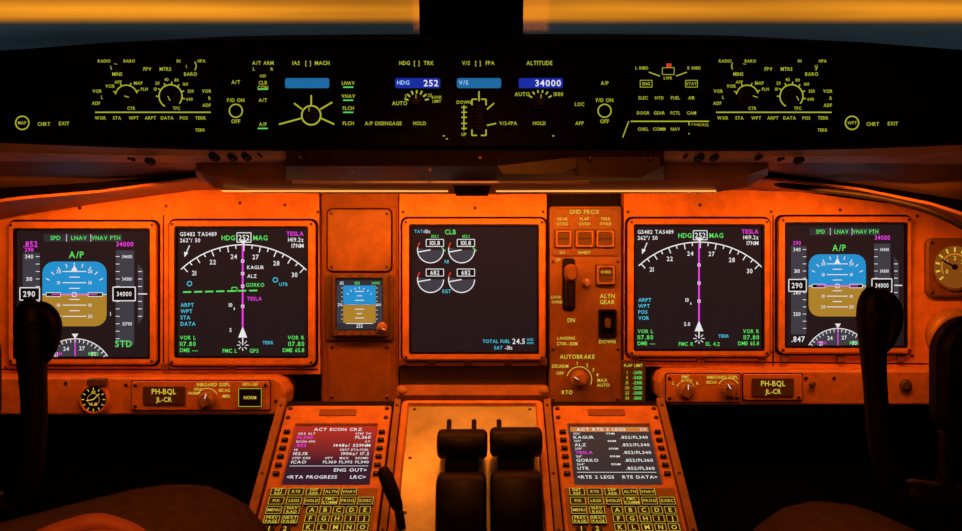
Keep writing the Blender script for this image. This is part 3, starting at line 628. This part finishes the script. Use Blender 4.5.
tq=empty('throttle_quadrant',mpd(-13,250,-.01),'brushed amber-lit throttle quadrant with worn metal cover','throttle quadrant')
b=B(mpd);b.frame((-117,2,91,398),(-106,12,80,388),8,0,.012,.006,'bezel',2.5);b.make('quadrant_frame',tq)
b=B(mpd);b.rbox(-107,10,81,390,.002,.007,4,'metal',1);b.make('cover_plate',tq)
for x in (-46,-10,26):
    b=B(mpd);b.rbox(x-3.5,40,x+3.5,385,.0066,.0076,3,'black',.3);b.make('lever_slot',tq,smooth=False)
for x in (-98,72):
    for y in (18,120,220): screw(tq,mpd,x,y,2.4,.007)
def prof(b,x0,x1,pts,mat,c=.004):
    n=len(pts);cy=sum(p[0] for p in pts)/n;cz=sum(p[1] for p in pts)/n
    def ring(x,sc_): return [Vector((x,cy+(p[0]-cy)*sc_,CAMZ+cz+(p[1]-cz)*sc_)) for p in pts]
    rings=[ring(x0,.6),ring(x0+c*.12,.78),ring(x0+c*.45,.92),ring(x0+c,1),ring(x1-c,1),ring(x1-c*.45,.92),ring(x1-c*.12,.78),ring(x1,.6)]
    vs=[v for r in rings for v in r];fs=[]
    for k in range(7):
        for i in range(n):
            j=(i+1)%n;fs.append([k*n+i,k*n+j,(k+1)*n+j,(k+1)*n+i])
    fs.append(list(range(n)));fs.append([7*n+i for i in range(n)]);b.add(vs,fs,mat)
def zy(py,y): return -(py-265.5)*K*(D+y)/D
def xw(px,y): return (px-481)*K*(D+y)/D
for (xa,xb,top) in ((436.5,487.5,430),(490,543,428)):
    e=empty('thrust_lever',V((xa+xb)/2,520,-.24),'black thrust lever with wide rounded head and reverse lever','thrust lever','pair of thrust levers')
    y0=-.26
    b=B(mV);prof(b,xw(xa,y0),xw(xb,y0),[(-.200,zy(top+6,-.200)),(-.212,zy(top+1,-.212)),(-.235,zy(top-1,-.235)),(-.255,zy(top+2,-.255)),(-.265,zy(top+8,-.265)),(-.270,zy(top+16,-.270)),(-.268,zy(top+25,-.268)),(-.255,zy(top+29,-.255)),(-.22,zy(top+26,-.22)),(-.20,zy(top+16,-.2))],'gloss',.006)
    b.make('lever_head',e,smooth=True)
    b=B(mV);prof(b,xw(xa+9,y0),xw(xb-9,y0),[(-.215,zy(top+20,-.215)),(-.25,zy(top+20,-.25)),(-.29,zy(top+55,-.29)),(-.325,zy(top+110,-.325)),(-.30,zy(top+130,-.3)),(-.24,zy(top+80,-.24))],'faceblack',.003);b.make('lever_arm',e)
    b=B(mV);t2=top+44
    prof(b,xw(xa,-.3),xw(xb-1,-.3),[(-.280,zy(t2+4,-.280)),(-.288,zy(t2-1,-.288)),(-.30,zy(t2-2,-.30)),(-.315,zy(t2+1,-.315)),(-.325,zy(t2+8,-.325)),(-.335,zy(t2+30,-.335)),(-.35,zy(t2+75,-.35)),(-.31,zy(t2+80,-.31)),(-.290,zy(t2+30,-.290))],'gloss',.006)
    b.make('reverse_lever',e,smooth=True)
sb=empty('speedbrake_lever',V(400,530,-.3),'black speedbrake lever leaning beside the throttles','lever')
b=B(mV);tube(b,[V(406,560,-.30),V(402,530,-.31),V(399,512,-.32)],[.005,.0055,.006],'black',12);b.make('lever_arm',sb,smooth=True)
b=B(mV);tube(b,[V(382,468,-.318),V(383,470,-.32),V(387,479,-.325),V(393,495,-.33),V(398,508,-.33),V(400,512,-.33)],[.005,.0085,.010,.0095,.0075,.004],'black',14);smoothmod(b.make('lever_handle',sb))
# ================================================================ YOKES
def yoke(cx,grip_in,grip_out,top,sgn,hook,label,padx0,padx1,k=1.0):
    y0=-.45
    e=empty('control_yoke',V(cx,620,y0),label,'control yoke')
    for gx,s,hk in ((grip_in,sgn,hook),(grip_out,-sgn,-hook)):
        b=B(mV);p=lambda dx,py,yy=0:V(gx+s*dx,py,y0+yy)
        q=lambda dx,py,yy=0:V(gx+hk*dx,py,y0+yy)
        tube(b,[p(24,top+200),p(8,top+175),p(3,top+150),p(0,top+110),q(-2,top+80),q(-3,top+55),q(-4,top+35),q(-5,top+16),q(-3,top+5),q(0,top+1),q(1,top)],
             [r*k for r in (.015,.015,.014,.013,.0135,.0155,.0175,.0165,.013,.009,.003)],'rubber',14)
        smoothmod(b.make('hand_grip',e))
        b=B(mV);tube(b,[q(0,top+6),q(9,top+9),q(17,top+17),q(20,top+30),q(17,top+46),q(9,top+64)],[.009,.011,.011,.0095,.0075,.004],'rubber',12)
        smoothmod(b.make('grip_horn',e))
        b=B(mV);tube(b,[q(-2,top+26,-.015),q(-2,top+26,-.021)],[.006,.005],'black',12);b.make('trim_switch',e)
        b=B(mV);tube(b,[p(24,top+196),p((abs(cx-gx))*.5,top+215),p(abs(cx-gx)*.95,top+215)],[.015,.022,.028],'rubber',14);smoothmod(b.make('yoke_arm',e))
    b=B(plane(y0));b.rbox(cx-40,top+188,cx+40,top+245,-.03,.03,12,'black',4);b.make('hub',e)
    b=B(plane(y0))
    b.loops([(rr(padx0,316,padx1,445,38,9),-.012),(rr(padx0,316,padx1,445,38,9),.004),(rr(padx0+3,319,padx1-3,442,36,9),.011),(rr(padx0+9,325,padx1-9,436,30,9),.014)],'rubber')
    b.rbox(padx0+8,430,padx1-8,500,-.01,.008,4,'rubber',2);b.make('chart_clip',e)
    b=B(mV);c0=V(cx,top+225,y0);tube(b,[c0,c0-UP*.15+FW*.04,c0-UP*.34+FW*.06],[.03,.032,.045],'black',16);b.make('column',e,smooth=True)
yoke(-62,35,-159,301,-1,1,'black control yoke standing before the outer display',-112,-4,1.1)
yoke(988,876,1100,289,1,1,'black control yoke with hooked grip horn before the outer display',934,1038)
# ================================================================ PEOPLE
def skin(name,nodes,edges,mat,parent=None,label=None,cat=None,root=0,sub=2):
    me=bpy.data.meshes.new(name)
    c=nodes[root][0].copy()
    me.from_pydata([n[0]-c for n in nodes],edges,[])
    o=bpy.data.objects.new(name,me);o.location=c;sc.collection.objects.link(o)
    m=o.modifiers.new('skin','SKIN')
    for i,n in enumerate(nodes):
        d=me.skin_vertices[0].data[i];r=n[1];d.radius=(r,r) if not isinstance(r,tuple) else r;d.use_root=(i==root)
    m.use_smooth_shade=True
    s=o.modifiers.new('sub','SUBSURF');s.levels=sub;s.render_levels=sub
    me.materials.append(MATS[mat])
    fin(o,parent,label,cat);return o
def chain(nodes,edges,start,pts):
    p=start
    for q in pts:
        nodes.append(q);edges.append((p,len(nodes)-1));p=len(nodes)-1
    return p
def person(s,K1,label,hand,lat,back,kr):
    H=K1-XX*(s*lat)-FW*back+UP*.045;P=H-XX*(s*.09)+UP*.01
    off=lambda dx,f,u:P+XX*(s*dx)+FW*f+UP*u
    K2=off(-.30,.35,-.04);H2=off(-.10,0,0)
    nodes=[(P,.11)];ed=[]
    chain(nodes,ed,0,[(off(0,-.02,.18),.11),(off(0,-.04,.34),.12),(off(0,-.04,.45),.06),(off(0,-.02,.52),.055),(off(0,0,.60),.085),(off(0,0,.68),.08),(off(0,0,.72),.04)])
    for k,h in ((K1,H),(K2,H2)):
        ox=-XX*(s*.10) if k is K1 else Vector()
        chain(nodes,ed,0,[(h,.075),((h+k)/2,.058),(k,.044),(k+ox*.5+FW*.06-UP*.2,.043),(k+ox+FW*.10-UP*.38,.032),(k+ox+FW*.14-UP*.41,.035),(k+ox+FW*.26-UP*.42,.025)])
    wr=hand
    sh=off(.19,-.04,.40);el=off(.20,.0,.13)
    w=chain(nodes,ed,2,[(sh,.05),((sh+el)/2,.04),(el,.036),((el+wr)/2,.030),(wr,.020)])
    d=(XX*(s*.92)+FW*.28).normalized();sd=(XX*(-s*.28)+FW*.92).normalized()
    pc=wr+d*.045-UP*.002
    pm=chain(nodes,ed,w,[(pc,(.030,.014))])
    for i,(ln,q) in enumerate(((.066,-.034),(.076,-.012),(.070,.011),(.054,.033))):
        r0=pc+d*.034-sd*q
        chain(nodes,ed,pm,[(r0+UP*.004,.0088),(r0+d*ln*.42+UP*.010,.0076),(r0+d*ln*.75-UP*.002,.0070),(r0+d*ln*.92-UP*.018,.0060)])
    chain(nodes,ed,pm,[(pc-sd*.035,.011),(pc-sd*.055+d*.028-UP*.006,.009),(pc-sd*.062+d*.052-UP*.012,.0075)])
    sh2=off(-.19,-.04,.40);el2=off(-.27,.04,.15);wr2=off(-.20,.26,.08)
    w2=chain(nodes,ed,2,[(sh2,.05),((sh2+el2)/2,.04),(el2,.036),((el2+wr2)/2,.032),(wr2,.022)])
    p2=chain(nodes,ed,w2,[(wr2+FW*.045,(.034,.016))])
    for i in range(4):
        r0=wr2+FW*.08+XX*(-.03+.02*i);chain(nodes,ed,p2,[(r0,.01),(r0+FW*.03,.009),(r0+FW*.055-UP*.012,.008)])
    chain(nodes,ed,p2,[(wr2+FW*.05+XX*(s*.045),.01),(wr2+FW*.08+XX*(s*.052)-UP*.01,.008)])
    body=skin('person',nodes,ed,'skin',None,label,'person')
    tn=[(P,.135)];te=[]
    for k,h in ((K1,H),(K2,H2)):
        ox=-XX*(s*.10) if k is K1 else Vector()
        chain(tn,te,0,[(h,.095),((h*.5+k*.5),kr*1.12),(k*.85+h*.15,kr*1.06),(k,kr),(k+ox*.2+FW*.03-UP*.09,kr*.9),(k+ox*.5+FW*.06-UP*.2,.058),(k+ox+FW*.10-UP*.36,.053)])
    skin('trousers',tn,te,'trouser',body,'dark uniform trousers')
    sn=[(off(0,-.01,.06),.135)];se=[]
    chain(sn,se,0,[(off(0,-.02,.20),.13),(off(0,-.04,.36),.13),(off(0,-.04,.44),.075)])
    chain(sn,se,2,[(sh,.068),((sh+el)/2,.056),(el*.8+sh*.2,.05)]);chain(sn,se,2,[(sh2,.068),((sh2+el2)/2,.056),(el2*.8+sh2*.2,.05)])
    skin('shirt',sn,se,'shirt',body,'white short-sleeved uniform shirt')
    hn=[(off(0,-.02,.66),.088)];he=[];chain(hn,he,0,[(off(0,-.01,.72),.07)]);skin('hair',hn,he,'hair',body)
    for dx in (-.03,.03):
        b=B(mV);c=off(dx,.078,.625);tube(b,[c,c+FW*.008],[.009,.006],'black',10);b.make('eye',body)
    b=B(mV);c=off(0,.08,.59);tube(b,[c+UP*.03,c+FW*.02,c+FW*.022-UP*.006],[.007,.012,.008],'skin',10);b.make('nose',body)
    st=empty('pilot_seat',off(0,-.05,-.42),'dark upholstered pilot seat','seat')
    def blk(nm,c,dx,df,du,mat='seatfab'):
        b=B(mV);vs=[c+XX*(a*dx)+FW*(q*df)+UP*(u*du) for a in(-1,1) for q in(-1,1) for u in(-1,1)]
        b.add(vs,[[0,1,3,2],[4,5,7,6],[0,1,5,4],[2,3,7,6],[0,2,6,4],[1,3,7,5]],mat);o=b.make(nm,st)
        bv=o.modifiers.new('bev','BEVEL');bv.width=.03;bv.segments=4
    blk('cushion',off(0,-.02,-.19),.22,.18,.045);blk('backrest',off(0,-.23,.20),.22,.045,.40);blk('base',off(0,-.02,-.36),.14,.14,.12,'black')
person(1,V(214,548,-.75),'seated person in dark trousers and white shirt, hand resting on thigh',V(-108,592,-.965),.25,.32,.067)
person(-1,V(802,556,-.75),'seated person in dark trousers, knee raised beside the pedestal',V(1290,640,-.95),.13,.40,.062)
# ================================================================ ROOM
WORLD=[]
def slab(name,x0,x1,y0,y1,z0,z1,mat,label=None):
    me=bpy.data.meshes.new(name);c=Vector(((x0+x1)/2,(y0+y1)/2,(z0+z1)/2))
    vs=[Vector((x,y,z))-c for x in(x0,x1) for y in(y0,y1) for z in(z0,z1)]
    me.from_pydata(vs,[],[[0,1,3,2],[4,6,7,5],[0,4,5,1],[2,3,7,6],[0,2,6,4],[1,5,7,3]]);me.materials.append(MATS[mat])
    o=bpy.data.objects.new(name,me);o.location=c;sc.collection.objects.link(o);o['kind']='structure'
    if label:o['label']=label
    WORLD.append(o);return o
slab('floor',-1.2,1.2,-2.6,.6,-.05,0,'floorcover','dark cockpit floor')
slab('ceiling',-1.2,1.2,-2.6,.6,1.55,1.6,'cabin','dark cockpit ceiling')
slab('wall_left',-1.25,-1.2,-2.6,.6,0,1.55,'cabin','dark cockpit side wall')
slab('wall_right',1.2,1.25,-2.6,.6,0,1.55,'cabin','dark cockpit side wall')
slab('wall_back',-1.2,1.2,-2.65,-2.6,0,1.55,'cabin','dark rear bulkhead')
slab('wall_front',-1.2,1.2,.55,.6,0,.78,'cabin','dark bulkhead below the windscreen')
slab('trim_1',-.124,.085,.45,.55,.78,1.55,'faceblack','black centre windscreen post')
slab('trim_2',-1.2,-.125,.47,.55,1.35,1.55,'cabin','windscreen upper frame')
slab('trim_3',.086,1.2,.47,.55,1.35,1.55,'cabin','windscreen upper frame')
slab('window_1',-1.2,-.125,.50,.51,.78,1.35,'glass','windscreen pane with dusk sky outside')
slab('window_2',.086,1.2,.50,.51,.78,1.35,'glass','windscreen pane with dusk sky outside')
# ================================================================ LIGHTS
def area(name,loc,tgt,sx,sy,e,col,spread=180):
    l=bpy.data.lights.new(name,'AREA');l.shape='RECTANGLE';l.size=sx;l.size_y=sy;l.energy=e;l.color=col;l.spread=math.radians(spread)
    o=bpy.data.objects.new(name,l);o.location=loc;o.rotation_euler=(tgt-loc).to_track_quat('-Z','Y').to_euler();sc.collection.objects.link(o)
OR=(1,.18,.009)
area('flood_light',V(335,194,-.165),V(335,345,0),.34,.02,2.05,OR)
area('flood_light',V(606,194,-.165),V(606,345,0),.34,.02,2.05,OR)
area('flood_light',V(70,192,-.18),V(90,350,0),.24,.02,1.3,OR)  # added flood without a lamp tube, brightens the left ledge and panel end
area('flood_light',V(880,195,-.18),V(860,350,0),.24,.02,1.3,OR)  # added likewise for the right end, no lamp tube there
area('dome_light',V(481,-150,-1.1),V(481,330,0),.5,.25,1.35,(1,.20,.018),165)
def spot(loc,tgt,e,col,ang,blend=.8):
    l=bpy.data.lights.new('map_light','SPOT');l.energy=e;l.color=col;l.spot_size=math.radians(ang);l.spot_blend=blend;l.shadow_soft_size=.04
    o=bpy.data.objects.new('map_light',l);o.location=loc;o.rotation_euler=(tgt-loc).to_track_quat('-Z','Y').to_euler();sc.collection.objects.link(o)
spot(Vector((-.02,-.62,CAMZ+.42)),mpd(-14,110,0),10,(1,.245,.035),52)
w=bpy.data.worlds.new('dusk_sky');sc.world=w;w.use_nodes=True;t=w.node_tree;bg=t.nodes['Background']
tc=t.nodes.new('ShaderNodeTexCoord');sp=t.nodes.new('ShaderNodeSeparateXYZ');t.links.new(tc.outputs['Generated'],sp.inputs[0])
mr=t.nodes.new('ShaderNodeMapRange');mr.inputs['From Min'].default_value=-.05;mr.inputs['From Max'].default_value=.15
t.links.new(sp.outputs['Z'],mr.inputs['Value'])
r=t.nodes.new('ShaderNodeValToRGB');cr=r.color_ramp
def z2(z):return (z+.05)/.2
cr.elements[0].position=0;cr.elements[0].color=(.006,.010,.013,1)
cr.elements[1].position=1;cr.elements[1].color=(.02,.03,.05,1)
for z,c in ((-.012,(.013,.022,.030)),(-.001,(.022,.034,.036)),(.0015,(.25,.10,.02)),(.006,(.80,.27,.015)),(.013,(1,.36,.02)),(.022,(.62,.2,.015)),(.06,(.25,.10,.03))):
    e_=cr.elements.new(z2(z));e_.color=c+(1,)
nz=t.nodes.new('ShaderNodeTexNoise');nz.inputs['Scale'].default_value=3;mpn=t.nodes.new('ShaderNodeMapping');mpn.inputs['Scale'].default_value=(1,1,14)
t.links.new(tc.outputs['Generated'],mpn.inputs[0]);t.links.new(mpn.outputs[0],nz.inputs['Vector'])
ml_=t.nodes.new('ShaderNodeMapRange');ml_.inputs['From Min'].default_value=.3;ml_.inputs['From Max'].default_value=.7;ml_.inputs['To Min'].default_value=.6;ml_.inputs['To Max'].default_value=1.15
t.links.new(nz.outputs['Fac'],ml_.inputs['Value'])
mm=t.nodes.new('ShaderNodeMixRGB');mm.blend_type='MULTIPLY';mm.inputs[0].default_value=1
t.links.new(mr.outputs[0],r.inputs['Fac']);t.links.new(r.outputs['Color'],mm.inputs[1]);t.links.new(ml_.outputs[0],mm.inputs[2]);t.links.new(mm.outputs[0],bg.inputs['Color'])
bg.inputs['Strength'].default_value=.9
GR={'display_unit':'panel display units','lower_panel':'lower side panels','control_display_unit':'pedestal keypad units','control_yoke':'pair of control yokes','person':'seated pilots','pilot_seat':'pilot seats'}
for o in sc.objects:
    if o.parent is None and o.name.split('.')[0] in GR:o['group']=GR[o.name.split('.')[0]]
# ================================================================ CAMERA + pitch the aircraft frame to level
cd=bpy.data.cameras.new('camera');cam=bpy.data.objects.new('camera',cd);sc.collection.objects.link(cam)
cam.location=(0,-D,CAMZ);cam.rotation_euler=(math.radians(90),0,0);cd.sensor_width=36;cd.lens=36*(D/K)/962;cd.clip_start=.01
sc.camera=cam
bpy.context.view_layer.update()
pv=Vector((0,-D,CAMZ));M=Matrix.Translation(pv)@Matrix.Rotation(-PITCH,4,'X')@Matrix.Translation(-pv)
for o in list(sc.objects):
    if o.parent is None and o not in WORLD: o.matrix_world=M@o.matrix_world
bpy.context.view_layer.update()
